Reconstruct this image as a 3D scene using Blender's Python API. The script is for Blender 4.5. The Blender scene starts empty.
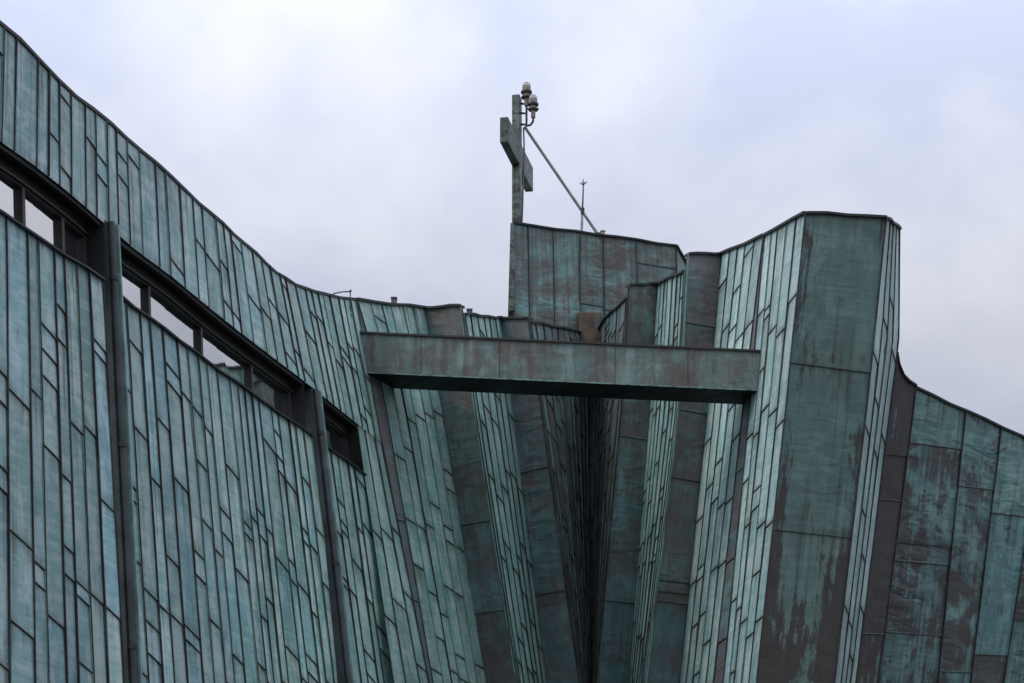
import bpy, math, random
from mathutils import Vector

random.seed(7)
scene = bpy.context.scene
COL = scene.collection
PI = math.pi

# ------------------------------------------------------------------ camera
PITCH = math.radians(18.0)
CAMZ = 1.7
LENS = 70.0
FPX = 1024 * LENS / 36.0
CAM = Vector((0, 0, CAMZ))
FW = Vector((0, math.cos(PITCH), math.sin(PITCH)))
UP = Vector((0, -math.sin(PITCH), math.cos(PITCH)))

cd = bpy.data.cameras.new('camera')
cd.lens = LENS; cd.sensor_width = 36; cd.clip_end = 5000; cd.clip_start = 0.1
cam = bpy.data.objects.new('camera', cd); COL.objects.link(cam)
cam.location = CAM; cam.rotation_euler = (PI / 2 + PITCH, 0, 0)
scene.camera = cam


def P(px, py, Y):
    """point of the building at plan distance Y on the sight line measured at px, py"""
    a = (px - 512) / FPX; b = (341.5 - py) / FPX
    d = FW + Vector((1, 0, 0)) * a + UP * b
    return CAM + d * (Y / d.y)


def proj(p):
    q = p - CAM
    d = q.dot(FW)
    return 512 + FPX * q.x / d, 341.5 - FPX * q.dot(UP) / d


def yline(a, b, px, py):
    """plan distance where the sight line px,py crosses the plan line a-b; a, b = (px, Y)"""
    def xy(q, Y):
        p = P(q, py, Y); return p.x, p.y
    xa, ya = xy(*a); xb, yb = xy(*b)
    p = P(px, py, 10.0); k = p.x / 10.0
    s = (k * ya - xa) / ((xb - xa) - k * (yb - ya))
    return ya + s * (yb - ya)


def lerp(a, b, t):
    return a + (b - a) * t


def interp(pts, x):
    if x <= pts[0][0]:
        (x0, y0), (x1, y1) = pts[0], pts[1]
    elif x >= pts[-1][0]:
        (x0, y0), (x1, y1) = pts[-2], pts[-1]
    else:
        for i in range(len(pts) - 1):
            if pts[i][0] <= x <= pts[i + 1][0]:
                (x0, y0), (x1, y1) = pts[i], pts[i + 1]; break
    return y0 + (y1 - y0) * (x - x0) / (x1 - x0)


# ------------------------------------------------------------------ materials
class NT:
    def __init__(s, name):
        s.m = bpy.data.materials.new(name); s.m.use_nodes = True
        s.t = s.m.node_tree; s.t.nodes.clear()
        s.out = s.n('ShaderNodeOutputMaterial'); s.b = s.n('ShaderNodeBsdfPrincipled')
        s.l(s.b.outputs[0], s.out.inputs[0])

    def n(s, kind, **kw):
        x = s.t.nodes.new(kind)
        for k, v in kw.items(): setattr(x, k, v)
        return x

    def l(s, a, b): s.t.links.new(a, b)

    def put(s, sock, v):
        if hasattr(v, 'links') or isinstance(v, bpy.types.NodeSocket): s.l(v, sock)
        else: sock.default_value = v

    def uv(s, name):
        x = s.n('ShaderNodeUVMap'); x.uv_map = name; return x.outputs[0]

    def map(s, vec, sc, rot=0.0):
        x = s.n('ShaderNodeMapping'); s.l(vec, x.inputs[0])
        x.inputs['Scale'].default_value = (sc[0], sc[1], sc[2] if len(sc) > 2 else 1)
        x.inputs['Rotation'].default_value = (0, 0, rot)
        return x.outputs[0]

    def noise(s, vec, scale=1, detail=5, rough=.55, dist=0.0):
        x = s.n('ShaderNodeTexNoise'); s.l(vec, x.inputs['Vector'])
        x.inputs['Scale'].default_value = scale; x.inputs['Detail'].default_value = detail
        x.inputs['Roughness'].default_value = rough; x.inputs['Distortion'].default_value = dist
        return x.outputs[0]

    def math(s, op, a, b=0.0, clamp=False):
        x = s.n('ShaderNodeMath', operation=op); x.use_clamp = clamp
        s.put(x.inputs[0], a); s.put(x.inputs[1], b); return x.outputs[0]

    def step(s, v, lo, hi, a=0.0, b=1.0):
        x = s.n('ShaderNodeMapRange'); x.interpolation_type = 'SMOOTHSTEP'; x.clamp = True
        s.put(x.inputs[0], v); x.inputs[1].default_value = lo; x.inputs[2].default_value = hi
        x.inputs[3].default_value = a; x.inputs[4].default_value = b
        return x.outputs[0]

    def mix(s, f, a, b, mode='MIX'):
        x = s.n('ShaderNodeMix', data_type='RGBA', blend_type=mode)
        s.put(x.inputs[0], f)
        for i, v in ((6, a), (7, b)):
            if isinstance(v, (tuple, list)): x.inputs[i].default_value = (*v[:3], 1)
            else: s.l(v, x.inputs[i])
        return x.outputs[2]

    def sep(s, v):
        x = s.n('ShaderNodeSeparateXYZ'); s.l(v, x.inputs[0]); return x.outputs

    def bump(s, h, strength, dist):
        x = s.n('ShaderNodeBump'); x.inputs['Strength'].default_value = strength
        x.inputs['Distance'].default_value = dist; s.l(h, x.inputs['Height'])
        s.l(x.outputs[0], s.b.inputs['Normal'])


def copper(name, lo, hi, pale, brown, cover=0.0, hard=.06, stretch=(1.0, 1.0), edge=.5, streak=.35,
           wrinkle=.25, rough=.55, bumpd=.03, edgecover=0.0, lowcover=0.0, hor=.45, rim=(.10, .27, .25), zcover=None, drip=.25, sheetvar=.14, spec=.3, wash=.0, greener=None):
    """weathered sheet copper: patina lo/hi/pale over brown oxide; cover = share left brown"""
    T = NT(name)
    uv = T.uv('metres'); st = T.uv('sheet')
    n1 = T.noise(T.map(uv, (.55, .35)), 1, 6, .6)
    nf = T.noise(T.map(uv, (5, 2.2)), 1, 8, .7)
    n2 = T.noise(T.map(uv, (9, .3)), 1, 6, .6)
    n3 = T.noise(T.map(uv, (1.1, 8.0), math.radians(8)), 1, 6, .6, .4)
    c = T.mix(T.step(n1, .3, .7), lo, hi)
    at = T.n('ShaderNodeAttribute'); at.attribute_name = 'tint'
    sx = T.sep(st)
    e = T.math('MULTIPLY', T.math('ABSOLUTE', T.math('SUBTRACT', sx[0], .5)), 2.0)
    n5 = T.noise(T.map(uv, (2.6, 17.0), math.radians(6)), 1, 5, .65, .3)
    nm = T.noise(T.map(uv, (2.2, 1.1)), 1, 7, .65, .5)
    c = T.mix(T.math('MULTIPLY', T.step(nm, .45, .60), .65), c, pale)
    c = T.mix(T.math('MULTIPLY', T.step(n3, .5, .66), hor), c, pale)
    c = T.mix(T.math('MULTIPLY', T.step(n3, .49, .30), hor * 1.2), c, lo)
    c = T.mix(T.math('MULTIPLY', T.step(T.math('ADD', e, T.math('MULTIPLY', T.math('SUBTRACT', n2, .5), 1.2)), .6, 1.05), .55), c, rim)
    c = T.mix(T.math('MULTIPLY', T.step(n2, .52, .70), streak), c, brown)
    c = T.mix(T.math('MULTIPLY', T.step(nf, .56, .72), .45), c, brown)
    c = T.mix(T.math('MULTIPLY', T.step(n5, .54, .68), hor * .7), c, pale)
    c = T.mix(T.math('MULTIPLY', T.step(n5, .47, .32), hor * .75), c, T.mix(.45, lo, brown))
    run = T.math('ADD', T.math('SUBTRACT', 1.0, sx[1]), T.math('MULTIPLY', T.math('SUBTRACT', n2, .5), 1.3))
    c = T.mix(T.math('MULTIPLY', T.step(run, .78, 1.2), edge * .75), c, brown)
    big = T.noise(T.map(uv, (.22, .16)), 1, 4, .6)
    c = T.mix(T.math('MULTIPLY', T.step(big, .45, .66), .35), c, T.mix(.5, c, brown))
    if greener:
        ox = T.sep(T.n('ShaderNodeTexCoord').outputs['Object'])[0]
        c = T.mix(T.step(ox, greener[0], greener[1], 0, .75), c, T.mix(1.0, c, (1.12, 1.22, 1.04), 'MULTIPLY'))
    en = T.math('ADD', e, T.math('MULTIPLY', T.math('SUBTRACT', nf, .5), .7))
    c = T.mix(T.math('MULTIPLY', T.step(en, .72, 1.12), edge), c, brown)
    ev = T.math('ADD', sx[1], T.math('MULTIPLY', T.math('SUBTRACT', nf, .5), .35))
    c = T.mix(T.math('MULTIPLY', T.step(ev, .9, 1.06), edge * .8), c, brown)
    if cover > 0:
        k = T.noise(T.map(uv, stretch), 1, 10, .74, .5)
        k = T.math('ADD', k, T.math('MULTIPLY', T.math('SUBTRACT', n2, .5), drip))
        k = T.math('ADD', k, T.math('MULTIPLY', T.math('SUBTRACT', at.outputs['Alpha'], .5), sheetvar))
        if edgecover:
            k = T.math('ADD', k, T.math('MULTIPLY', T.step(e, .35, 1.0), edgecover))
        if lowcover:
            k = T.math('ADD', k, T.math('MULTIPLY', T.step(sx[1], .25, 1.0), lowcover))
        if zcover:
            oz = T.sep(T.n('ShaderNodeTexCoord').outputs['Object'])[2]
            k = T.math('ADD', k, T.step(oz, zcover[0], zcover[1], zcover[2], 0.0))
        th = .5 + (.5 - cover) * .45
        bm = T.step(k, th - hard, th + hard)
        b2 = T.mix(T.step(nf, .35, .7), brown, tuple(x * 1.45 for x in brown))
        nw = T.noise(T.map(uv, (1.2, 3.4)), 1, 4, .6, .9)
        b2 = T.mix(T.math('MULTIPLY', T.step(nw, .50, .72), wash), b2, T.mix(.5, lo, hi))  # teal patina tone put on wrinkle ridges as painted highlights
        c = T.mix(T.math('MULTIPLY', bm, .94), c, b2)
    c = T.mix(1.0, c, at.outputs['Color'], 'MULTIPLY')
    T.l(c, T.b.inputs['Base Color'])
    r = T.step(nf, .3, .7, rough - .1, rough + .12); T.l(r, T.b.inputs['Roughness'])
    T.b.inputs['Specular IOR Level'].default_value = spec
    n4 = T.noise(T.map(uv, (1.2, 3.4)), 1, 2, .45, .9)
    gate = T.step(T.noise(T.map(uv, (.5, .45)), 1, 3, .5), .38, .68, .15, 1.0)
    h = T.math('ADD', T.math('MULTIPLY', T.math('MULTIPLY', n4, gate), .9), T.math('MULTIPLY', nf, .12))
    T.bump(h, wrinkle, bumpd)
    return T.m


M = {}
BROWN = (.060, .046, .042)
M['patina_blue'] = copper('patina_blue', (.128, .255, .262), (.235, .385, .388), (.400, .500, .505), BROWN, edge=.7, streak=.6, hor=.42, rim=(.14, .345, .33), rough=.55,
                          greener=(-5.2, -2.6))
M['patina_green'] = copper('patina_green', (.150, .305, .280), (.255, .430, .390), (.42, .550, .510), BROWN, edge=.75, streak=.5, rim=(.145, .39, .33))
M['patina_pale'] = copper('patina_pale', (.210, .350, .335), (.340, .485, .460), (.50, .610, .585), BROWN, edge=.8, streak=.5, rim=(.20, .43, .38))
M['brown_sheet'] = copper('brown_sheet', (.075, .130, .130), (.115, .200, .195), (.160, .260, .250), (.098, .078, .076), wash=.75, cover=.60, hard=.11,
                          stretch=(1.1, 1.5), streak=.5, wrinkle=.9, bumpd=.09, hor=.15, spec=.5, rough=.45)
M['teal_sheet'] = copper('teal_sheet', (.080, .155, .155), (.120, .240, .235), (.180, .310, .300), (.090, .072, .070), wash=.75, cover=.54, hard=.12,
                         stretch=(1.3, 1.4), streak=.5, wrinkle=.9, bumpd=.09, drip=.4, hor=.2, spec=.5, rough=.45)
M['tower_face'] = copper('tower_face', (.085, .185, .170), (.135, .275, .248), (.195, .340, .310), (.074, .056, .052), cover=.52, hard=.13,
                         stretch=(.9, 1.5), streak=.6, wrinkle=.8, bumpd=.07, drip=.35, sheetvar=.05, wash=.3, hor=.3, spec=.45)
M['big_panel'] = copper('big_panel', (.070, .124, .114), (.102, .180, .162), (.145, .240, .216), (.036, .031, .029), cover=.17, hard=.035,
                        stretch=(1.3, .55), streak=.55, wrinkle=.5, bumpd=.05, edgecover=.11, hor=.4, zcover=(7.2, 11.0, .23), drip=.40, sheetvar=.0)
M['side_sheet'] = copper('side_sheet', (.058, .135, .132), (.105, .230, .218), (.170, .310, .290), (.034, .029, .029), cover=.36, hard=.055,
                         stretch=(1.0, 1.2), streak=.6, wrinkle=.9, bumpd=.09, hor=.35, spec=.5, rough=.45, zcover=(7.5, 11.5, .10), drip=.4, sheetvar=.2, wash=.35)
M['beam_sheet'] = copper('beam_sheet', (.085, .140, .130), (.125, .205, .186), (.205, .285, .255), (.080, .068, .062), cover=.48, hard=.12,
                         stretch=(1.4, 1.1), streak=.5, wrinkle=.6, bumpd=.05, drip=.3, hor=.25)
M['brown_side'] = copper('brown_side', (.058, .125, .122), (.09, .18, .172), (.14, .25, .235), (.048, .037, .037), cover=.72, hard=.06,
                         stretch=(2.0, .8), streak=.6, wrinkle=.6, bumpd=.07, drip=.5, sheetvar=.2)
M['beam_under_shade'] = copper('beam_under_shade', (.007, .011, .011), (.010, .016, .016), (.014, .02, .02), (.008, .007, .007), cover=.5, hard=.15, rim=(.008, .014, .014), spec=.15)  # beam copper taken near black, underside shade put into the colour
M['cross_cladding'] = copper('cross_cladding', (.070, .100, .086), (.118, .158, .135), (.20, .25, .22), (.034, .029, .025), cover=.44, hard=.05,
                             stretch=(5, 5), streak=.5, rim=(.09, .13, .115))


def plain(name, col, rough=.6, metal=0.0, var=.25, scale=6.0, spec=.4):
    T = NT(name)
    tc = T.n('ShaderNodeTexCoord').outputs['Object']
    n = T.noise(T.map(tc, (scale, scale, scale)), 1, 6, .6)
    a = tuple(c * (1 - var) for c in col); b = tuple(min(1, c * (1 + var)) for c in col)
    T.l(T.mix(T.step(n, .3, .7), a, b), T.b.inputs['Base Color'])
    T.b.inputs['Roughness'].default_value = rough; T.b.inputs['Metallic'].default_value = metal
    T.b.inputs['Specular IOR Level'].default_value = spec
    T.bump(n, .15, .01)
    return T.m




def seam_mat(name, a, b, th):
    T = NT(name); tc = T.n('ShaderNodeTexCoord').outputs['Object']
    n = T.noise(T.map(tc, (5, 5, .9)), 1, 6, .65); n2 = T.noise(T.map(tc, (14, 14, 5)), 1, 5, .6)
    c = T.mix(T.step(n, th - .08, th + .1), a, b)
    c = T.mix(T.math('MULTIPLY', T.step(n2, .4, .65), .5), c, tuple(x * .55 for x in a))
    T.l(c, T.b.inputs['Base Color']); T.b.inputs['Roughness'].default_value = .6
    T.b.inputs['Specular IOR Level'].default_value = .3
    return T.m


M['seam'] = seam_mat('seam_copper', (.034, .028, .027), (.065, .095, .090), .56)
M['seam_green'] = seam_mat('seam_patina_highlight', (.170, .300, .270), (.100, .085, .070), .52)  # pale patina tone that also paints highlights along seams and arrises
M['coping'] = plain('coping_copper', (.018, .022, .021), .6, 0, .4, 2)
M['frame'] = plain('frame_dark', (.024, .021, .020), .5, 0, .3, 4)
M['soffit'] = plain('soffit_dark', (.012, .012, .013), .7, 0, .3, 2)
M['pipe'] = plain('pipe_copper', (.032, .042, .042), .5, 0, .4, 2)
M['pipe_green'] = plain('pipe_patina', (.17, .29, .28), .5, 0, .4, 2)
M['steel'] = plain('galvanised_steel', (.40, .39, .37), .5, .1, .25, 5)
M['dark_steel'] = plain('dark_steel', (.06, .06, .065), .5, .3, .3, 6)
M['lamp_body'] = plain('lamp_beige', (.33, .27, .20), .5, 0, .2, 12)
M['cable'] = plain('cable_grey', (.10, .13, .17), .6, 0, .2, 8)
M['roof'] = plain('roof_felt', (.07, .07, .07), .9, 0, .3, 1)
M['ground'] = plain('paving', (.055, .055, .053), .9, 0, .3, .8)
M['vent'] = plain('vent_zinc', (.09, .088, .085), .6, 0, .3, 5)

T = NT('window_glass')
T.b.inputs['Base Color'].default_value = (.015, .018, .02, 1)
T.b.inputs['Roughness'].default_value = .03
T.b.inputs['IOR'].default_value = 6.0
tc = T.n('ShaderNodeTexCoord').outputs['Object']
T.bump(T.noise(T.map(tc, (.8, .8, .8)), 1, 3, .5), .04, .05)
M['glass'] = T.m
T = NT('lamp_glass')
T.b.inputs['Base Color'].default_value = (.85, .87, .88, 1)
T.b.inputs['Roughness'].default_value = .08
T.b.inputs['Transmission Weight'].default_value = .9
T.b.inputs['IOR'].default_value = 1.3
M['lamp_glass'] = T.m

# tan-rust staining for the tower foot
T = NT('rust_stained_sheet')
uv = T.uv('metres')
n = T.noise(T.map(uv, (2.5, 1.6)), 1, 8, .65); n2 = T.noise(T.map(uv, (7, .8)), 1, 6, .6)
c = T.mix(T.step(n, .35, .65), (.022, .020, .018), (.105, .072, .045))
c = T.mix(T.math('MULTIPLY', T.step(n2, .5, .7), .6), c, (.07, .11, .10))
T.l(c, T.b.inputs['Base Color']); T.b.inputs['Roughness'].default_value = .7
T.bump(n, .4, .04)
M['rust_sheet'] = T.m


# ------------------------------------------------------------------ mesh helper
class MB:
    def __init__(s):
        s.v = []; s.f = []; s.mi = []; s.uv = []; s.st = []; s.tint = []

    def face(s, pts, mi=0, uv=None, st=None, tint=(1, 1, 1)):
        b = len(s.v); s.v += [Vector(p) for p in pts]
        n = len(pts); s.f.append(list(range(b, b + n))); s.mi.append(mi)
        s.uv.append(uv or [(p[0] + p[1] * .7, p[2]) for p in pts])
        s.st.append(st or [(.5, .5)] * n)
        s.tint.append(tint)

    def sweep(s, path, nrm, side, w, h, mi=0, base=-.004, tint=(1, 1, 1), caps=True):
        """rectangular bar along path; nrm, side: per-point outward and sideways vectors"""
        secs = []
        for p, n, t in zip(path, nrm, side):
            secs.append([p - t * w / 2 + n * base, p - t * w / 2 + n * h, p + t * w / 2 + n * h, p + t * w / 2 + n * base])
        for i in range(len(secs) - 1):
            a, b = secs[i], secs[i + 1]
            for k in range(4):
                j = (k + 1) % 4
                s.face([a[k], a[j], b[j], b[k]], mi, tint=tint)
        if caps:
            s.face(list(reversed(secs[0])), mi, tint=tint); s.face(secs[-1], mi, tint=tint)

    def tube(s, path, r, mi=0, seg=10, r2=None):
        path = [Vector(p) for p in path]
        rings = []
        for i, p in enumerate(path):
            d = (path[min(i + 1, len(path) - 1)] - path[max(i - 1, 0)]).normalized()
            a = d.orthogonal().normalized() if i == 0 else (a - d * a.dot(d)).normalized()
            b = d.cross(a)
            rr = r if r2 is None else lerp(r, r2, i / (len(path) - 1))
            rings.append([p + (a * math.cos(2 * PI * k / seg) + b * math.sin(2 * PI * k / seg)) * rr for k in range(seg)])
        for i in range(len(rings) - 1):
            for k in range(seg):
                j = (k + 1) % seg
                s.face([rings[i][k], rings[i][j], rings[i + 1][j], rings[i + 1][k]], mi)
        s.face(list(reversed(rings[0])), mi); s.face(rings[-1], mi)

    def lathe(s, c, prof, mi=0, seg=16):
        c = Vector(c)
        R = [[c + Vector((r * math.cos(2 * PI * k / seg), r * math.sin(2 * PI * k / seg), z)) for k in range(seg)] for r, z in prof]
        for i in range(len(R) - 1):
            for k in range(seg):
                j = (k + 1) % seg
                s.face([R[i][k], R[i][j], R[i + 1][j], R[i + 1][k]], mi)
        s.face(list(reversed(R[0])), mi); s.face(R[-1], mi)

    def box(s, c, X, Y, Z, mi=0):
        """box with centre c and half-axis vectors"""
        c = Vector(c); q = lambda a, b, d: c + X * a + Y * b + Z * d
        for ax in range(3):
            for sg in (-1, 1):
                o = [(-1, -1), (1, -1), (1, 1), (-1, 1)]
                pts = []
                for a, b in o:
                    t = [a, b]; t.insert(ax, sg); pts.append(q(*t))
                s.face(pts if sg > 0 else pts[::-1], mi)

    def build(s, name, mats, parent=None, bevel=0, smooth=False):
        off = parent_base(parent)
        me = bpy.data.meshes.new(name)
        me.from_pydata([tuple(p - off) for p in s.v], [], s.f)
        for m in (mats if isinstance(mats, (list, tuple)) else [mats]): me.materials.append(m)
        u1 = me.uv_layers.new(name='metres'); u2 = me.uv_layers.new(name='sheet')
        me.color_attributes.new('tint', 'FLOAT_COLOR', 'CORNER')
        u1 = me.uv_layers['metres']; u2 = me.uv_layers['sheet']; ca = me.color_attributes['tint']
        li = 0
        for fi, f in enumerate(s.f):
            me.polygons[fi].material_index = s.mi[fi]
            for k in range(len(f)):
                u1.data[li].uv = s.uv[fi][k]; u2.data[li].uv = s.st[fi][k]
                ca.data[li].color = s.tint[fi] if len(s.tint[fi]) == 4 else (*s.tint[fi], .5); li += 1
        o = bpy.data.objects.new(name, me); COL.objects.link(o)
        if parent:
            o.parent = parent
        if smooth or bevel:
            import bmesh
            bm = bmesh.new(); bm.from_mesh(me); bmesh.ops.remove_doubles(bm, verts=bm.verts, dist=1e-5)
            bmesh.ops.recalc_face_normals(bm, faces=bm.faces)
            bm.to_mesh(me); bm.free()
            if smooth:
                me.polygons.foreach_set('use_smooth', [True] * len(me.polygons))
                me.set_sharp_from_angle(angle=math.radians(40))
        if bevel:
            md = o.modifiers.new('bevel', 'BEVEL'); md.width = bevel; md.segments = 2
        return o


def parent_base(p):
    v = Vector((0, 0, 0))
    while p is not None:
        v += p.location; p = p.parent
    return v


def tag(o, label, cat, group=None, kind=None):
    if label: o['label'] = label
    if cat: o['category'] = cat
    if group: o['group'] = group
    if kind: o['kind'] = kind
    return o


def thing(name, loc, label, cat, group=None):
    o = bpy.data.objects.new(name, None); COL.objects.link(o); o.location = loc
    o.empty_display_size = .3
    return tag(o, label, cat, group)


# ------------------------------------------------------------------ a sheet-metal facet
class Facet:
    def __init__(s, rows, ground=True, ext=.12):
        """rows: curves from top to bottom, each a list of 3D points with equal count"""
        s.rows = rows; s.ground = ground; s.ext = ext
        n = len(rows[0]); d = [0.0]
        for i in range(n - 1):
            d.append(d[-1] + sum((r[i + 1] - r[i]).length for r in rows) / len(rows))
        s.len = d[-1]; s.cu = d

    def row(s, k, u):
        c = s.cu; r = s.rows[k]
        for i in range(len(c) - 1):
            if u <= c[i + 1] or i == len(c) - 2:
                return r[i].lerp(r[i + 1], (u - c[i]) / max(1e-9, c[i + 1] - c[i]))

    def poly(s, u):
        p = [s.row(k, u) for k in range(len(s.rows))]
        if s.ground:
            e = p[-1] + (p[-1] - p[-2]) * s.ext
            if e.z > .3: p.append(e)
            p.append(Vector((p[-1].x, p[-1].y, 0)))
        return p

    def at(s, u, z):
        p = s.poly(u)
        for i in range(len(p) - 1):
            if z >= p[i + 1].z or i == len(p) - 2:
                return p[i].lerp(p[i + 1], (z - p[i].z) / (p[i + 1].z - p[i].z))

    def frame(s, u, z):
        e = .05
        a = s.at(max(0, u - e), z); b = s.at(min(s.len, u + e), z)
        t = (b - a).normalized()
        c = s.at(u, z + .1) - s.at(u, z - .1)
        n = t.cross(c).normalized()
        p = s.at(u, z)
        if n.dot(CAM - p) < 0: n = -n
        return p, n, t

    def zt(s, u): return s.row(0, u).z
    def zb(s, u): return 0.0 if s.ground else s.row(len(s.rows) - 1, u).z

    def z_of_py(s, u, py):
        hi, lo = s.zt(u), s.zb(u)
        for _ in range(40):
            m = (hi + lo) / 2
            if proj(s.at(u, m))[1] < py: hi = m
            else: lo = m
        return (hi + lo) / 2

    def roofline(s, pts):
        """raise or lower the top edge to follow the measured roofline"""
        r = s.rows[0]
        for i, p in enumerate(r):
            x, _ = proj(p); q = P(x, interp(pts, x), p.y); r[i] = Vector((p.x, p.y, q.z))

    def build(s, name, mat, parent, widths=(.42, .52, .62), us=None, joints=(1.0, 3.2), joints_py=None, jslope=0.0,
              seam_w=.0175, seam_h=.032, edge_seams=(True, True), tintvar=.13, coping=True, green_edge=0.0, seed=0, jw=.017,
              hue=.05, copw=.16, coph=.05, copout=.06, doubles=.12):
        rnd = random.Random(seed * 77 + 5)
        if us is None:
            us = [0.0]
            while us[-1] < s.len - min(widths) * .8: us.append(us[-1] + rnd.choice(widths) * rnd.uniform(.9, 1.1))
            k = s.len / us[-1]; us = [u * k for u in us]
        m = MB(); uo = rnd.uniform(0, 60); vo = rnd.uniform(0, 60)
        for i in range(len(us) - 1):
            ua, ub = us[i], us[i + 1]; w = ub - ua
            zta, ztb, zba, zbb = s.zt(ua), s.zt(ub), s.zb(ua), s.zb(ub)
            cuts = [(zta, ztb)]
            if joints_py is not None:
                jl = joints_py[i] if joints_py and isinstance(joints_py[0], (list, tuple)) else joints_py
                for py in jl:
                    z = s.z_of_py((ua + ub) / 2, py); cuts.append((z - jslope * w / 2, z + jslope * w / 2))
            else:
                z = min(zta, ztb + 0) - rnd.uniform(.15, joints[1])
                lowest = max(zba, zbb) + .3
                while z > lowest:
                    cuts.append((z, z + jslope * w))
                    z -= rnd.uniform(.12, .5) if rnd.random() < doubles else rnd.uniform(*joints)
            cuts.append((zba, zbb))
            strip = rnd.uniform(1 - tintvar, 1 + tintvar)
            for j in range(len(cuts) - 1):
                (a0, b0), (a1, b1) = cuts[j], cuts[j + 1]
                g = strip * rnd.uniform(1 - tintvar * .7, 1 + tintvar * .7); h = rnd.uniform(-hue, hue)
                tint = (g * (1 + h), g, g * (1 - h * .8), rnd.random())
                L = max(abs(a0 - a1), abs(b0 - b1)); n = max(1, int(L / .9) + 1)
                ol, orr, om = rnd.uniform(-.006, .006), rnd.uniform(-.006, .006), rnd.uniform(-.006, .020)
                grid = []
                for q in range(n + 1):
                    t = q / n
                    za, zb_ = lerp(a0, a1, t), lerp(b0, b1, t); zm = (za + zb_) / 2
                    if q == 0 and j == 0: zm = s.zt((ua + ub) / 2)
                    if q == n and j == len(cuts) - 2: zm = s.zb((ua + ub) / 2)
                    lift = .010 * t
                    row = []
                    for uu, zz, oo, sx in ((ua, za, ol, 0), ((ua + ub) / 2, zm, om * math.sin(PI * t), .5), (ub, zb_, orr, 1)):
                        p, nn, tt = s.frame(uu, zz)
                        row.append((p + nn * (oo + lift), (uu + uo, zz + vo), (sx, t)))
                    grid.append(row)
                for q in range(n):
                    for c in range(2):
                        A, B, C, D = grid[q][c], grid[q][c + 1], grid[q + 1][c + 1], grid[q + 1][c]
                        m.face([A[0], D[0], C[0], B[0]], 0, [A[1], D[1], C[1], B[1]], [A[2], D[2], C[2], B[2]], tint)
                if j > 0:
                    path, nn_, tt_ = [], [], []
                    for f in (0, .5, 1):
                        p, nn, tt = s.frame(lerp(ua, ub, f), lerp(a0, b0, f))
                        d = nn.cross(tt)
                        path.append(p); nn_.append(nn); tt_.append(d)
                    jj = jw * rnd.uniform(.5, 1.05)
                    path[-1] = path[-1] + (path[-1] - path[0]).normalized() * rnd.uniform(0, .03)
                    m.sweep(path, nn_, tt_, jj, .018, 1)
                    if rnd.random() < .5:
                        m.sweep([p + t * (jj / 2 + .006) for p, t in zip(path, tt_)], nn_, tt_, .010, .014, 2)  # pale bar paints a lit edge along the lap
        for i, u in enumerate(us):
            if i == 0 and not edge_seams[0]: continue
            if i == len(us) - 1 and not edge_seams[1]: continue
            zt, zb = s.zt(u), s.zb(u); n = max(2, int((zt - zb) / .8))
            path, nn_, tt_ = [], [], []
            for q in range(n + 1):
                p, nn, tt = s.frame(u, lerp(zt - .01, zb, q / n))
                path.append(p + tt * rnd.uniform(-.007, .007)); nn_.append(nn); tt_.append(tt)
            sw = seam_w * rnd.uniform(.55, 1.1)
            m.sweep(path, nn_, tt_, sw, seam_h * rnd.uniform(.7, 1.2), 2 if (rnd.random() < green_edge) else 1)
            if rnd.random() < .6:
                sd = rnd.choice((-1, 1))
                m.sweep([p + t * sd * (sw / 2 + .006) for p, t in zip(path, tt_)], nn_, tt_, .011, seam_h * .55, 2)  # pale companion bar, the fold's highlight as colour
        o = m.build(name, [mat, M['seam'], M['seam_green']], parent)
        if coping:
            c = MB(); N = max(4, int(s.len / .55))
            path, nn_, tt_ = [], [], []
            for q in range(N + 1):
                u = s.len * q / N
                p, nn, tt = s.frame(u, s.zt(u) - .02); nn = Vector((nn.x, nn.y, 0)).normalized()
                p = s.row(0, u)
                path.append(p + Vector((0, 0, -coph * .3 + rnd.uniform(-.022, .022)))); nn_.append(nn); tt_.append(Vector((0, 0, 1)))
            c.sweep(path, nn_, tt_, coph, copout, 0, base=-copw)
            c.build('roof_edge', M['coping'], o)
        return o


def row(ptsxy, a, b):
    """image-measured points on the plan line a-b"""
    return [P(x, y, yline(a, b, x, y)) for x, y in ptsxy]


# ================================================================== CHURCH
BASE = Vector((0, 40, 0))
church = thing('church_building', BASE,
               'green copper clad church with pleated leaning walls and a slanting strip of windows', 'church')

# ---- left wall --------------------------------------------------
NEAR, FAR = 24.0, 39.0
EAVES = [(-70, -40), (-35, -10), (0, 21), (33, 53), (67, 88), (100, 115), (133, 143), (167, 173), (200, 203), (228, 228), (256, 253), (272, 268),
         (289, 281), (302, 287), (316, 292), (335, 295.5), (355, 298)]
BANDLOW = [(-75, 89), (0, 142), (33, 165), (80, 202), (102, 222), (112, 233), (177, 281), (217, 315), (253, 343), (306, 383), (358, 425), (381, 443)]
DRIFT = [(-70, -4), (0, -3), (100, 2), (200, 7), (289, 21), (355, 26)]
SILL = [(-75, 167), (0, 213), (25, 228), (103, 281), (115, 293), (256, 398), (313, 436), (322, 443), (364, 474)]


def wall_pt(px, py, foldpx, inset=0.0):
    return P(px, py, yline((0, NEAR), (foldpx, FAR), px, py))


top = [wall_pt(x, y, 355) for x, y in EAVES]
low = []
for x, y in EAVES:
    xx = x + interp(DRIFT, x)
    low.append(wall_pt(xx, interp(BANDLOW, xx), 381))
upper = Facet([top, low], ground=False)
upper.build('upper_wall', M['patina_blue'], church, widths=(.34, .42, .56), joints=(.7, 2.0), jslope=-.25, seed=1, copout=.03, edge_seams=(False, True), tintvar=.13)

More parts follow.
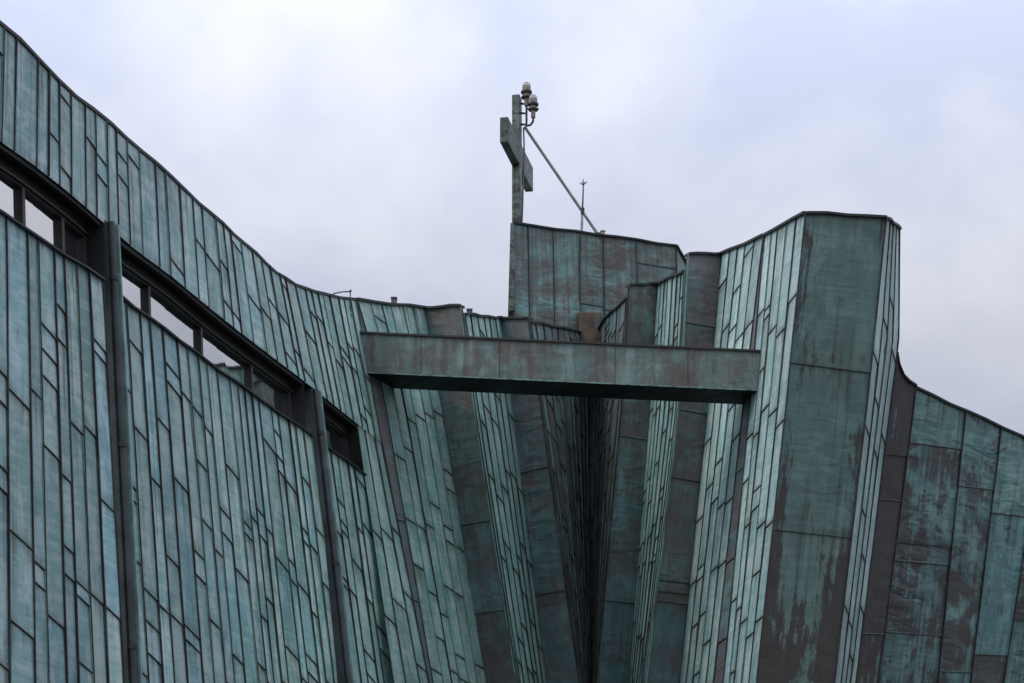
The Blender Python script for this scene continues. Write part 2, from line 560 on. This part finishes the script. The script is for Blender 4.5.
wl = MB()                                                         # unseen backing added so sky cannot show through cracks in the copper
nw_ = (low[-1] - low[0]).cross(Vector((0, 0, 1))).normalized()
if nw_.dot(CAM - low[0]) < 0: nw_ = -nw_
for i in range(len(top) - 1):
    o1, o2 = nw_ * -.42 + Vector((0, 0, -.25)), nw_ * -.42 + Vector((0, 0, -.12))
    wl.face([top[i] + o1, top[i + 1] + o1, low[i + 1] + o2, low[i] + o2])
wl.build('sky_leak_lining', M['soffit'], church)

# lower wall bays; bottoms run parallel to the windows, ends of rulings measured at their feet
def low_row(pxs, y0=720, sl=.80):
    return [wall_pt(x, y0 + sl * x, 470) for x in pxs]


def bay(topx, boty, seed, **kw):
    t = [wall_pt(x, interp(SILL, x), 388) for x in topx]
    f = Facet([t, low_row(boty)], ground=True, ext=.0)
    f.build('lower_wall', M['patina_blue'], church, widths=(.32, .42, .56), joints=(.8, 2.5), jslope=-.29, seed=seed, coping=True, copw=.3, coph=.03, tintvar=.16, hue=.07, **kw)
    return f


# pipes fall from (103,222) to (127,683) and from (310,395) to (345,683)
def foot(x_top, y_top, slope):
    """x where a seam leaving the sill meets the sloping bottom line"""
    # x = x_top + slope*(y-y_top), y = 720+.8x
    return (x_top + slope * (720 - y_top)) / (1 - .8 * slope)


b1x = [-75, -40, 0, 50, 102]
bay1 = bay(b1x, [foot(x, interp(SILL, x), interp([(-75, -.02), (0, .005), (102, .052)], x)) for x in b1x], 11)
b2x = [115, 160, 205, 256, 311]
bay2 = bay(b2x, [foot(x, interp(SILL, x), interp([(115, .055), (311, .125)], x)) for x in b2x], 12)
b3x = [322, 343, 364]
bay3 = bay(b3x, [foot(x, interp(SILL, x), interp([(322, .13), (364, .141)], x)) for x in b3x], 13)
# end strip of the left wall between the last window and the fold
t = [wall_pt(357.5, 424.6, 381), wall_pt(369, 433.6, 381), wall_pt(381, 443, 381)]
bm_ = [wall_pt(393.5, 683, 430), wall_pt(413, 683, 430), wall_pt(428, 683, 430)]
Facet([t, bm_]).build('lower_wall', M['patina_green'], church, widths=(.5, .6), joints=(.8, 2.2), jslope=-.2, seed=14, coping=False, green_edge=.2, edge_seams=(False, True))

# ---- window strip recessed in the left wall ---------------------
def wall_n(p0, p1):
    t = (p1 - p0).normalized(); n = t.cross(Vector((0, 0, 1))).normalized()
    return n if n.dot(CAM - p0) > 0 else -n


RECESS = .36


def window_bay(xa, xb, fr, first=False, last=False):
    """recess between the band's lower edge and the sill, xa..xb on the band edge"""
    N = 14
    up = [wall_pt(lerp(xa, xb, i / N), interp(BANDLOW, lerp(xa, xb, i / N)), 381) for i in range(N + 1)]
    xs0, xs1 = xa + 2, xb + (8.5 if last else 2)
    dn = [wall_pt(lerp(xs0, xs1, i / N), interp(SILL, lerp(xs0, xs1, i / N)), 388) for i in range(N + 1)]
    n = wall_n(up[0], up[-1])
    ui = [p - n * RECESS for p in up]; di = [p - n * RECESS - Vector((0, 0, .0)) for p in dn]
    f = lambda c, t: c[min(N - 1, int(t * N))].lerp(c[min(N - 1, int(t * N)) + 1], t * N - min(N - 1, int(t * N)))
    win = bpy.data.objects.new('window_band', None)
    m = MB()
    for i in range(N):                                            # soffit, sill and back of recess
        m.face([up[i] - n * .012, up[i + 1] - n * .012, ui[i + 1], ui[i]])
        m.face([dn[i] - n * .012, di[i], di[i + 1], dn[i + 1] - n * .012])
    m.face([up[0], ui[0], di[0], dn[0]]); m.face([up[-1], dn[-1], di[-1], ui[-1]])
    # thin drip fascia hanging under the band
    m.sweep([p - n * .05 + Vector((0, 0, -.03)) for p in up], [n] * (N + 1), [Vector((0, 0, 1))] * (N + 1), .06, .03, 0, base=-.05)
    m.sweep([p - n * .16 + Vector((0, 0, .10)) for p in up], [n] * (N + 1), [Vector((0, 0, 1))] * (N + 1), .26, .03, 0, base=-.03)  # hidden backing strip added to stop sky showing through
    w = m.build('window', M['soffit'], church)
    # panes between frames
    tz = Vector((0, 0, 1)); tt = (up[-1] - up[0]).normalized()
    for a, b in zip(fr[:-1], fr[1:]):
        q0, q1, q2, q3 = f(ui, a), f(ui, b), f(di, b), f(di, a)
        g = MB(); off = n * .06
        g.face([q0 + off, q3 + off, q2 + off, q1 + off])
        g.face([q0 + off * .6, q1 + off * .6, q2 + off * .6, q3 + off * .6])
        g.build('pane', M['glass'], w)
    for cv, dz in ((ui, -.13), (di, .08)):
        fm = MB()
        fm.sweep([p + Vector((0, 0, dz)) for p in cv], [n] * (N + 1), [tz] * (N + 1), .24 if dz < 0 else .16, .15, 0, base=0)
        fm.build('frame', M['frame'], w)
    fm = MB()
    fm.sweep([p + Vector((0, 0, -.20)) for p in ui], [n] * (N + 1), [tz] * (N + 1), .03, .19, 0, base=.10)
    fm.build('frame_moulding', M['frame'], w)
    for a in fr:
        mm = MB(); aa = min(max(a, .004), .996)
        mm.sweep([f(ui, aa), f(di, aa)], [n] * 2, [tt] * 2, .075, .13, 0, base=0)
        mm.build('mullion', M['frame'], w)
    return w


window_bay(-75, 102, [0, .45, .64, .86, .985], first=True)
window_bay(113, 304, [0, .26, .53, .79, .985])
window_bay(318, 357.5, [0, .06, .95], last=True)

# piers and downpipes between the bays
for (x0, y0, x1, y1) in ((107, 223, 130.5, 700), (312, 390, 347, 700)):
    ya = yline((0, NEAR), (381, FAR), x0, y0); yb = yline((0, NEAR), (434, FAR), x1, y1)
    A = P(x0, y0, ya); B = P(x1, y1, yb); n = wall_n(wall_pt(x0 - 20, y0, 381), wall_pt(x0 + 20, y0, 381))
    tt = n.cross(Vector((0, 0, 1))).normalized()
    if tt.y < 0: tt = -tt
    dirn = (B - A).normalized()
    G = A + dirn * ((A.z - 0.0) / -dirn.z)
    path = [A.lerp(G, i / 16) for i in range(17)]
    dp = MB()                                                     # flat copper pier cover
    dp.sweep([p - n * .02 for p in path], [n] * 17, [tt] * 17, .20, .05, 0, base=-.40)
    o = dp.build('pier_cover', M['pipe'], church)
    tb = MB(); tb.tube([p + n * .07 - tt * .01 for p in path], .055, 0, 12)
    pipe = tb.build('downpipe', M['pipe'], church, smooth=True)
    ed = MB(); ed.sweep([p + tt * .10 for p in path], [n] * 17, [tt] * 17, .035, .14, 0)
    ed.build('pier_flashing', M['pipe_green'], church)
    for q in (.07, .27, .5, .74, .93):
        br = MB(); c = A.lerp(G, q) + n * .07 - tt * .01
        br.tube([c + Vector((0, 0, .03)), c - Vector((0, 0, .03))], .070, 0, 12)
        br.build('pipe_bracket', M['frame'], pipe)

# ---- pleats: every line is (top, foot) with its plan distance -----------------
# fold return under the beam's left end
L0 = [(354, 297.5, 39.0), (371, 385, 39.0), (420, 683, 39.0)]
L1 = [(356, 298, 39.06), (381, 385, 39.35), (432, 683, 39.35)]
L2 = [(424, 307, 41.6), (440, 400, 41.6), (486, 683, 41.6)]
L3 = [(461, 305, 41.1), (473, 400, 41.1), (517, 683, 41.1)]
L4 = [(500, 317, 44.2), (511, 400, 44.2), (546, 683, 44.2)]
L5 = [(528, 317, 43.6), (540, 400, 43.6), (580, 683, 43.6)]
CR = [(590, 340, 51.0), (590, 400, 51.0), (590, 683, 49.5)]
R0 = [(629, 284, 44.6), (622, 400, 44.6), (596, 683, 44.6)]
R1 = [(658, 283, 45.0), (651, 400, 45.0), (629, 683, 45.0)]
R2 = [(688, 253, 41.8), (680, 400, 41.8), (646, 683, 41.8)]
R3 = [(722, 253, 42.2), (709, 400, 42.2), (680, 683, 42.2)]
BL = [(806, 212.5, 36.0), (786, 410, 36.0), (757, 683, 36.0)]
BR = [(886, 216.5, 36.5), (866, 410, 36.5), (834, 683, 36.5)]
GR = [(899, 228, 39.2), (898, 345, 39.2), (889, 410, 39.2), (855, 683, 39.2)]
# L6 etc: the small returns that step the roofline
L3b = [(464, 313, 41.25), (476, 400, 41.25), (519, 683, 41.25)]
L5b = [(530, 321, 43.75), (542, 400, 43.75), (582, 683, 43.75)]
R0b = [(627, 298, 44.75), (619.5, 400, 44.75), (594, 683, 44.75)]
R2b = [(685, 270, 41.95), (678, 400, 41.95), (644, 683, 41.95)]


def pts(L): return [P(*q) for q in L]


def zip_facet(A, B, mids=0):
    """ruled facet between two folds (3 rows)"""
    a, b = pts(A), pts(B)
    n = 1 + mids
    return Facet([[a[k].lerp(b[k], i / n) for i in range(n + 1)] for k in range(len(a))])


zip_facet(L0, L1).build('fold_return', M['brown_sheet'], church, us=[0, zip_facet(L0, L1).len], joints_py=[520, 600], seed=20, coping=False, seam_w=.02)
f = zip_facet(L1, L2, 6)
f.roofline([(356, 298), (367, 300), (378, 301.5), (389, 303), (400, 304.2), (412, 305.6), (424, 307)])
f.build('pleat_wall', M['patina_green'], church, widths=(.36, .46), joints=(.8, 2.6), jslope=-.15, seed=21, green_edge=.25)
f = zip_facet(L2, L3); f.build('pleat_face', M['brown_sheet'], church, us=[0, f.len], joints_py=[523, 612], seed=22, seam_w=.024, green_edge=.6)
f = zip_facet(L3, L3b); f.build('pleat_trim', M['patina_pale'], church, us=[0, f.len], joints_py=[], seed=222, coping=False, seam_w=.02)
f = zip_facet(L3b, L4); f.build('pleat_wall', M['patina_green'], church, widths=(.42, .5), joints=(.7, 2.2), jslope=-.2, seed=23)
f = zip_facet(L4, L5); f.build('pleat_face', M['brown_sheet'], church, us=[0, f.len], joints_py=[470, 593], seed=24, seam_w=.024, green_edge=.6)
f = zip_facet(L5, L5b); f.build('pleat_trim', M['teal_sheet'], church, us=[0, f.len], joints_py=[], seed=224, coping=False, seam_w=.02)
f = zip_facet(L5b, CR, 3)
f.roofline([(530, 321), (552, 325), (575, 329), (590, 340)])
f.build('pleat_wall', M['teal_sheet'], church, widths=(.5, .65, .8), joints=(.7, 2.2), jslope=-.1, seed=25)
CR2 = [(594, 338, 50.7), (596, 400, 50.7), (594, 683, 49.3)]
f = zip_facet(CR, CR2); f.build('valley_gutter', M['brown_sheet'], church, us=[0, f.len], joints_py=[520, 600], seed=26, coping=False)
f = zip_facet(CR2, R0b, 2)
f.roofline([(594, 338), (605, 318), (627, 298)])
f.build('pleat_wall', M['teal_sheet'], church, widths=(.6, .75, .9), joints=(.7, 2.0), seed=27)
f = zip_facet(R0b, R0); f.build('pleat_trim', M['teal_sheet'], church, us=[0, f.len], joints_py=[], seed=227, coping=False, seam_w=.02)
f = zip_facet(R0, R1); f.build('pleat_face', M['teal_sheet'], church, us=[0, f.len], joints_py=[438, 602], seed=28, seam_w=.024, green_edge=.6)
f = zip_facet(R1, R2b, 2)
f.build('pleat_wall', M['patina_green'], church, widths=(.40, .52), joints=(.7, 2.3), jslope=.05, seed=29, seam_w=.035)
f = zip_facet(R2b, R2); f.build('pleat_trim', M['patina_pale'], church, us=[0, f.len], joints_py=[], seed=229, coping=False, seam_w=.02)
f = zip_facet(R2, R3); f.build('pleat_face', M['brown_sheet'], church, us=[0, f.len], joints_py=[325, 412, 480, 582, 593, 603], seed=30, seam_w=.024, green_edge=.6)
# the high right-hand wall, split by the narrow brown fold under the beam's right end
S0 = [(764, 235, 0), (744, 405, 0), (714, 683, 0)]
S1 = [(764.8, 234.6, 0), (750.5, 405, 0), (724, 683, 0)]
for S in (S0, S1):
    for k in range(3):
        S[k] = (S[k][0], S[k][1], yline((R3[k][0], 42.2), (BL[k][0], 36.0), S[k][0], S[k][1]))
roofr = [(722, 253), (735, 247.5), (750, 241.5), (764, 235)]
f = zip_facet(R3, S0, 3)
f.roofline(roofr)
f.build('pleat_wall', M['patina_pale'], church, widths=(.46, .60), joints=(.8, 2.6), jslope=.06, seed=31, seam_w=.03)
f = zip_facet(S0, S1); f.build('fold_return', M['brown_sheet'], church, us=[0, f.len], joints_py=[470, 560, 640], seed=32, coping=False, edge_seams=(False, False))
f = zip_facet(S1, BL, 3)
f.roofline([(765.5, 234.3), (779, 227), (792, 219.5), (806, 212.5)])
f.build('pleat_wall', M['patina_pale'], church, widths=(.46, .60), joints=(.9, 2.8), jslope=.06, seed=33, edge_seams=(True, True), seam_w=.03)
f = zip_facet(BL, BR, 1); f.build('pleat_face', M['big_panel'], church, us=[0, f.len], joints_py=[368, 534], seed=34, seam_w=.02, jslope=-.03, edge_seams=(False, True))
# narrow return face right of the big panel
bl = pts(BR)
bl4 = [P(*BR[0]), P(873, 345, 36.5), P(866, 410, 36.5), P(834, 683, 36.5)]
g4 = pts(GR)
f = Facet([[bl4[k].lerp(g4[k], i / 2) for i in range(3)] for k in range(4)])
f.build('pleat_wall', M['patina_pale'], church, widths=(.75, .9), joints=(1.2, 3.5), jslope=-.1, seed=35)

# ---- far right side wall ---------------------------------------
WT = [(897.5, 352), (900, 368), (907, 380), (916, 386), (940, 399), (965, 410), (1001, 426), (1040, 444), (1095, 468)]
WB = [854, 860, 869, 878, 907, 937, 970, 1003, 1048]
rt = row(WT, (897, 39.3), (1040, 42))
rb = row([(x, 683) for x in WB], (854, 39.3), (1003, 42))
f = Facet([rt[:4], rb[:4]])
f.build('side_wall', M['brown_side'], church, us=[0, f.len], joints_py=[455, 500, 634], jslope=.06, seed=41, seam_w=.026, copout=.04)
f = Facet([rt[3:], rb[3:]])
f.build('side_wall', M['side_sheet'], church, us=[f.cu[0], f.cu[2], f.cu[3], f.cu[4], f.cu[5]],
        joints_py=[[446, 545, 563, 634], [488, 672], [515, 655], [470, 622]], jslope=.06, seed=40, seam_w=.026, tintvar=.15, copout=.04)

# ---- tower block at the back -----------------------------------
TW = [(513, 222), (528, 224.5), (553, 228), (579, 231.5), (603, 235), (636, 239.5), (676, 245)]
rt = row(TW, (513, 49), (676, 51)); rb = row([(x + 2, 350) for x, y in TW], (515, 49), (678, 51))
f = Facet([rt, rb], ground=False)
tw = f.build('tower_wall', M['tower_face'], church, us=list(f.cu), joints_py=[[], [], [], [305], [312], [266, 330], [300]], seed=50, seam_w=.03, seam_h=.035, tintvar=.07)
a, b = rt[-1], rb[-1]
c, d = P(686, 263, 52.2), P(688, 350, 52.2)
Facet([[a, c], [b, d]], ground=False).build('tower_wall', M['tower_face'], church, us=[0, (c - a).length], joints_py=[300], seed=51)
tb = MB()
bk = Vector((0, 2.2, 0))
p0, p1, q0, q1 = rt[0], rt[-1], rb[0], rb[-1]
lf = Vector((-.004, .03, 0))
tb.face([p0 + lf, q0 + lf, q0 + bk, p0 + bk]); tb.face([p0 + bk, q0 + bk, d + bk, c + bk]); tb.face([c, c + bk, d + bk, d])
tb.face([p0 + lf, p0 + bk, c + bk, c, p1]); tb.face([q0, q1, d, d + bk, q0 + bk])
tb.build('tower_shell', M['tower_face'], church)
# narrow fin on the tower's left corner, open underneath
fa, fb = P(512.4, 223, 48.95), P(510.6, 310, 48.95)
fi = MB(); X = Vector((.17, 0, 0))
fi.face([fa - X * .3, fb - X * .4, fb + X * .6, fa + X * .3], 0)
fi.face([fa - X * .3, fa - X * .3 + Vector((0, .8, 0)), fb - X * .4 + Vector((0, .8, 0)), fb - X * .4])
fi.face([fb - X * .4, fb - X * .4 + Vector((0, .8, 0)), fb + X * .6 + Vector((0, .8, 0)), fb + X * .6])
fi.face([fa + X * .3, fb + X * .6, fb + X * .6 + Vector((0, .8, 0)), fa + X * .3 + Vector((0, .8, 0))])
fi.build('corner_fin', M['cross_cladding'], church)
# rust-stained box gutter at the tower foot
gx = MB()
gx.box(P(590, 331, 49.75), Vector((.31, 0, 0)), Vector((0, .2, 0)), Vector((0, 0, .46)))
gx.build('tower_gutter', M['rust_sheet'], church, bevel=.02)

# ---- roof deck behind the copings -------------------------------
tops = []
for x, y in EAVES: tops.append(wall_pt(x, y, 355))
for L in (L1, L2, L3, L3b, L4, L5, L5b, CR): tops.append(P(*L[0]))
rf = MB()
e = Vector((0, 0, -.06))
for a, b in zip(tops[:-1], tops[1:]): rf.face([a + e, b + e, Vector((-2, 56, 13.6))])
tops = [P(*L[0]) for L in (CR2, R0b, R0, R1, R2b, R2, R3, BL, BR, GR)]
for a, b in zip(tops[:-1], tops[1:]): rf.face([a + e, b + e, Vector((5.6, 50, 14.5))])
tops = row(WT, (897, 39.3), (1040, 42))
for a, b in zip(tops[:-1], tops[1:]): rf.face([a + e, b + e, Vector((7.0, 52, 11))])
rf.build('roof', M['roof'], church)

# ================================================================== BEAM
YB = 38.9
YR = 38.15
t0, t1 = P(346, 333, YB), P(778, 353, YR)
b0, b1 = P(346, 372.3, YB), P(778, 392, YR)
bx = thing('beam', P(560, 392, YB + .4), 'long copper clad beam spanning between the two walls in front of the dark valley', 'beam')
m = MB(); dp = Vector((0, 1.0, 0)); NB = 12
cuts = [0, .177, .36, .628, .795, 1]
rnd = random.Random(3)
for i in range(len(cuts) - 1):
    g = rnd.uniform(.88, 1.12); tint = (g * 1.02, g, g)
    a, b = cuts[i], cuts[i + 1]
    A, B, C, D = t0.lerp(t1, a), t0.lerp(t1, b), b0.lerp(b1, b), b0.lerp(b1, a)
    k = lambda q: (q.x, q.z)
    m.face([A, D, C, B], 0, [k(A), k(D), k(C), k(B)], [(.2, 0), (.2, 1), (.8, 1), (.8, 0)], tint)
    if i: m.sweep([A, D], [Vector((0, -1, 0))] * 2, [Vector((1, 0, 0))] * 2, .012, .006, 1)
m.face([t0, t1, t1 + dp, t0 + dp], 0); m.face([t0 + dp, t1 + dp, b1 + dp, b0 + dp], 0)
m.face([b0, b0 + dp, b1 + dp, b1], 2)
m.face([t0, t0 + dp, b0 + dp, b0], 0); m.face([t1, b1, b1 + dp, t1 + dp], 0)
m.build('cladding', [M['beam_sheet'], M['frame'], M['beam_under_shade']], bx)
m = MB()
m.sweep([t0 + Vector((0, 0, .022)), t1 + Vector((0, 0, .022))], [Vector((0, -1, 0))] * 2, [Vector((0, 0, 1))] * 2, .04, .035, 0, base=-1.04)
m.build('top_flashing', M['frame'], bx)
m = MB()
m.sweep([b0 + Vector((0, -.004, .012)), b1 + Vector((0, -.004, .012))], [Vector((0, -1, 0))] * 2, [Vector((0, 0, 1))] * 2, .024, .016, 0, base=.002)
m.build('bottom_trim', M['seam_green'], bx)

# ================================================================== CROSS
ang = math.radians(11.4)
A_ = Vector((math.sin(ang), math.cos(ang), 0)); B_ = Vector((math.cos(ang), -math.sin(ang), 0)); Z_ = Vector((0, 0, 1))
YC = 49.3
ctop = P(517.0, 97, YC); cbot = P(517.0, 232, YC)
ctop.x = cbot.x = (ctop.x + cbot.x) / 2
ctr = P(517, 155.5, YC); ctr.x = ctop.x
cross = thing('cross', cbot, 'tall weathered copper cross standing on the left end of the tower top', 'cross')
m = MB(); hz = (ctop.z - cbot.z) / 2
m.box((ctop + cbot) / 2, A_ * .17, B_ * .105, Z_ * hz)
m.build('shaft', M['cross_cladding'], cross, bevel=.012)
m = MB()
m.box(ctr, A_ * 1.74, B_ * .108, Z_ * .355)
m.build('cross_arm', M['cross_cladding'], cross, bevel=.012)

# cable hanging on the cross
m = MB()
c0 = P(523.6, 128, YC - .05)
m.tube([c0, P(524.2, 150, YC - .1), P(523.2, 180, YC - .1), P(522.6, 205, YC - .08), P(521.8, 226, YC)], .022, 0, 8)
tag(m.build('cable', M['cable'], None, smooth=True), 'thin blue grey cable hanging down the right side of the cross shaft', 'cable')


def warning_light(px, py_base, h, Y, label, arm):
    """beacon lamp: clear dome, beige lamp body, dark flanges and a stem"""
    base = P(px, py_base, Y)
    t = thing('warning_light', base, label, 'light', 'warning lights at the head of the cross')
    k = h
    m = MB(); m.lathe(base, [(.07 * k, 0), (.085 * k, .02 * k), (.085 * k, .34 * k), (.06 * k, .36 * k)], 0); m.build('stem', M['lamp_body'], t, smooth=True)
    m = MB(); m.lathe(base + Z_ * .30 * k, [(.09 * k, 0), (.19 * k, .015 * k), (.19 * k, .075 * k), (.09 * k, .09 * k)], 0); m.build('flange', M['dark_steel'], t, smooth=True)
    m = MB(); m.lathe(base + Z_ * .39 * k, [(.12 * k, 0), (.12 * k, .10 * k), (.09 * k, .11 * k)], 0); m.build('collar', M['lamp_body'], t, smooth=True)
    m = MB(); m.lathe(base + Z_ * .50 * k, [(.10 * k, 0), (.205 * k, .015 * k), (.205 * k, .085 * k), (.10 * k, .10 * k)], 0); m.build('flange', M['dark_steel'], t, smooth=True)
    m = MB(); m.lathe(base + Z_ * .60 * k, [(.105 * k, 0), (.115 * k, .03 * k), (.115 * k, .2 * k), (.05 * k, .24 * k)], 0); m.build('lamp', M['lamp_body'], t, smooth=True)
    m = MB(); m.lathe(base + Z_ * .605 * k, [(.15 * k, 0), (.16 * k, .05 * k), (.16 * k, .22 * k), (.135 * k, .29 * k), (.07 * k, .34 * k), (.01 * k, .35 * k)], 0)
    m.build('glass_dome', M['lamp_glass'], t, smooth=True)
    for p0, p1 in arm:
        m = MB(); m.tube([P(*p0), P(*p1)], .03, 0, 8); m.build('bracket', M['dark_steel'], t)
    return t


warning_light(526.5, 106, .74, YC - .15, 'higher glass domed warning light directly at the top of the cross shaft',
              [((519, 103.5, YC), (527, 104, YC - .15)), ((519, 113, YC), (526.5, 113.5, YC - .15)), ((526.5, 106, YC - .15), (526.5, 124, YC - .15)), ((519, 124.5, YC), (526.5, 124.5, YC - .15))])
warning_light(533.2, 118, .72, YC - .3, 'lower glass domed warning light set farther out from the cross shaft',
              [((526.5, 108.5, YC - .15), (538.5, 108.8, YC - .3)), ((533.2, 118, YC - .3), (533, 121.5, YC - .3)), ((533, 121.5, YC - .3), (530.5, 125, YC - .25)), ((530.5, 125, YC - .25), (526.0, 126, YC - .15))])

# brace and rods
m = MB(); m.tube([P(524.5, 126.5, YC - .05), P(599, 236, 50.4)], .043, 0, 10)
br = thing('brace_pole', P(599, 236, 50.4), 'pale grey slanted pole bracing the cross from the tower roof', 'pole')
m.build('pole', M['steel'], br, smooth=True)
m = MB(); m.box(P(599.5, 235.3, 50.4), Vector((.1, 0, 0)), Vector((0, .1, 0)), Vector((0, 0, .05))); m.build('foot_plate', M['dark_steel'], br)
m = MB(); m.tube([P(602.8, 240, 50.2), P(602.8, 231.5, 50.2)], .055, 0, 10); m.tube([P(602.8, 231.8, 50.2), P(602.8, 230.8, 50.2)], .075, 0, 10)
tag(m.build('vent_stub', M['steel'], None), 'short pale stub pipe on the tower edge beside the pole foot', 'pipe')
lr = thing('lightning_rod', P(582, 234, 49.95), 'thin dark lightning rod with a forked tip on the tower edge', 'lightning rod')
m = MB(); m.tube([P(581.5, 236, 49.9), P(582.4, 208, 49.9)], .035, 0, 8); m.build('base_tube', M['steel'], lr, smooth=True)
m = MB(); m.tube([P(582.4, 212, 49.9), P(583.4, 184, 49.9)], .026, 0, 8, .016); m.build('rod', M['dark_steel'], lr, smooth=True)
m = MB()
tip = P(583.4, 185, 49.9)
for k in range(5):
    a = k * 2 * PI / 5 + .3
    m.tube([tip, tip + Vector((math.cos(a) * .10, math.sin(a) * .10, .06 if k else .1))], .011, 0, 6)
m.tube([tip, tip + Vector((0, 0, .16))], .014, 0, 6)
m.build('tip', M['dark_steel'], lr)
m = MB(); m.box(P(582.6, 211, 49.88), Vector((.05, 0, 0)), Vector((0, .05, 0)), Vector((0, 0, .08))); m.build('clamp', M['dark_steel'], lr)
m = MB(); m.tube([P(581.4, 233, 48.9 + .78), P(580.5, 244, 49.70), P(579.4, 262, 49.72), P(579.3, 300, 49.72)], .014, 0, 6)
tag(m.build('conductor_wire', M['seam'], None), 'thin dark conductor wire running down the tower face below the rod', 'wire')

# lightning conductor on the left wall's roof edge
YW = yline((0, NEAR), (355, FAR), 350, 296) - .15
m = MB()
m.tube([P(329, 296, YW + .3), P(335, 293.2, YW + .1), P(343, 291.8, YW), P(350, 291.5, YW)], .014, 0, 6)
m.tube([P(350.3, 289.8, YW), P(350.2, 301, YW), P(350.4, 316, YW)], .013, 0, 6)
m.tube([P(350, 314.5, YW), P(350.1, 317.5, YW)], .04, 0, 8)
m.tube([P(351.5, 290.2, YW), P(349, 292, YW)], .02, 0, 6)
tag(m.build('lightning_conductor', M['dark_steel'], None), 'bent wire conductor sticking up over the left wall roof edge', 'wire')

# small roof vents
for i, (x, y, Y, w, h, lab) in enumerate(((394, 303, 41.3, .06, .085, 'small square metal roof vent left of the brown panel above the beam'),
                                           (469.5, 314.5, 43.0, .06, .085, 'small square metal roof vent right of the first brown panel above the beam'))):
    v = thing('roof_vent', P(x, y, Y), lab, 'roof vent', 'small roof vents behind the eaves')
    m = MB(); m.box(P(x, y, Y), Vector((w, 0, 0)), Vector((0, w, 0)), Vector((0, 0, h))); m.build('body', M['vent'], v, bevel=.01)
    m = MB(); m.box(P(x, y, Y) + Vector((0, 0, h + .02)), Vector((w * 1.15, 0, 0)), Vector((0, w * 1.15, 0)), Vector((0, 0, .018))); m.build('cap', M['dark_steel'], v)

# ================================================================== GROUND, SKY, LIGHT
g = MB(); g.face([(-1500, -1500, 0), (1500, -1500, 0), (1500, 1500, 0), (-1500, 1500, 0)])
tag(g.build('ground', M['ground']), None, None, kind='structure')

w = bpy.data.worlds.new('World'); scene.world = w; w.use_nodes = True
nt = w.node_tree; nt.nodes.clear()
SUN_EL, SUN_AZ = math.radians(52), math.radians(-62)      # azimuth from +Y towards +X
N = lambda k: nt.nodes.new(k)
out = N('ShaderNodeOutputWorld'); bg = N('ShaderNodeBackground'); nt.links.new(bg.outputs[0], out.inputs[0])
bg.inputs[1].default_value = .10
sky = N('ShaderNodeTexSky'); sky.sky_type = 'NISHITA'; sky.sun_disc = False
sky.sun_elevation = SUN_EL; sky.sun_rotation = SUN_AZ
tc = N('ShaderNodeTexCoord')
mp = N('ShaderNodeMapping'); mp.inputs['Scale'].default_value = (1.3, 1, 1.7); nt.links.new(tc.outputs['Generated'], mp.inputs[0])
nz = N('ShaderNodeTexNoise'); nz.inputs['Scale'].default_value = 4.0; nz.inputs['Detail'].default_value = 7; nz.inputs['Roughness'].default_value = .52
nz.inputs['Distortion'].default_value = .25
nt.links.new(mp.outputs[0], nz.inputs['Vector'])
rp = N('ShaderNodeValToRGB'); nt.links.new(nz.outputs[0], rp.inputs[0])
rp.color_ramp.elements[0].position = .36; rp.color_ramp.elements[0].color = (.52, .568, .725, 1)
rp.color_ramp.elements[1].position = .62; rp.color_ramp.elements[1].color = (.76, .775, .85, 1)
# overcast dome: brighter overhead than towards the horizon
sp = N('ShaderNodeSeparateXYZ'); nt.links.new(tc.outputs['Generated'], sp.inputs[0])
m0 = N('ShaderNodeMapRange'); nt.links.new(sp.outputs[2], m0.inputs[0])
m0.inputs[1].default_value = .0; m0.inputs[2].default_value = .28; m0.inputs[3].default_value = .5; m0.inputs[4].default_value = 1
mr = N('ShaderNodeMapRange'); nt.links.new(sp.outputs[2], mr.inputs[0])
mr.inputs[1].default_value = .3; mr.inputs[2].default_value = 1; mr.inputs[3].default_value = 8.9; mr.inputs[4].default_value = 34
sc = N('ShaderNodeVectorMath'); sc.operation = 'SCALE'; nt.links.new(rp.outputs[0], sc.inputs[0]); 
ml = N('ShaderNodeMath'); ml.operation = 'MULTIPLY'; nt.links.new(mr.outputs[0], ml.inputs[0]); nt.links.new(m0.outputs[0], ml.inputs[1])
nt.links.new(ml.outputs[0], sc.inputs['Scale'])
mx = N('ShaderNodeMix'); mx.data_type = 'RGBA'; mx.inputs[0].default_value = .93
nt.links.new(sky.outputs[0], mx.inputs[6]); nt.links.new(sc.outputs[0], mx.inputs[7])
nt.links.new(mx.outputs[2], bg.inputs[0])

sl = bpy.data.lights.new('sun', 'SUN'); sl.energy = 1.2; sl.angle = math.radians(25); sl.color = (1, .97, .93)
so = bpy.data.objects.new('sun', sl); COL.objects.link(so)
d = Vector((math.sin(-SUN_AZ) * -1 * math.cos(SUN_EL), -math.cos(SUN_AZ) * math.cos(SUN_EL), math.sin(SUN_EL)))
so.rotation_euler = d.to_track_quat('Z', 'Y').to_euler(); so.location = (0, 0, 60)

vs = scene.view_settings
vs.view_transform = 'Standard'; vs.look = 'None'; vs.exposure = 0; vs.gamma = 1
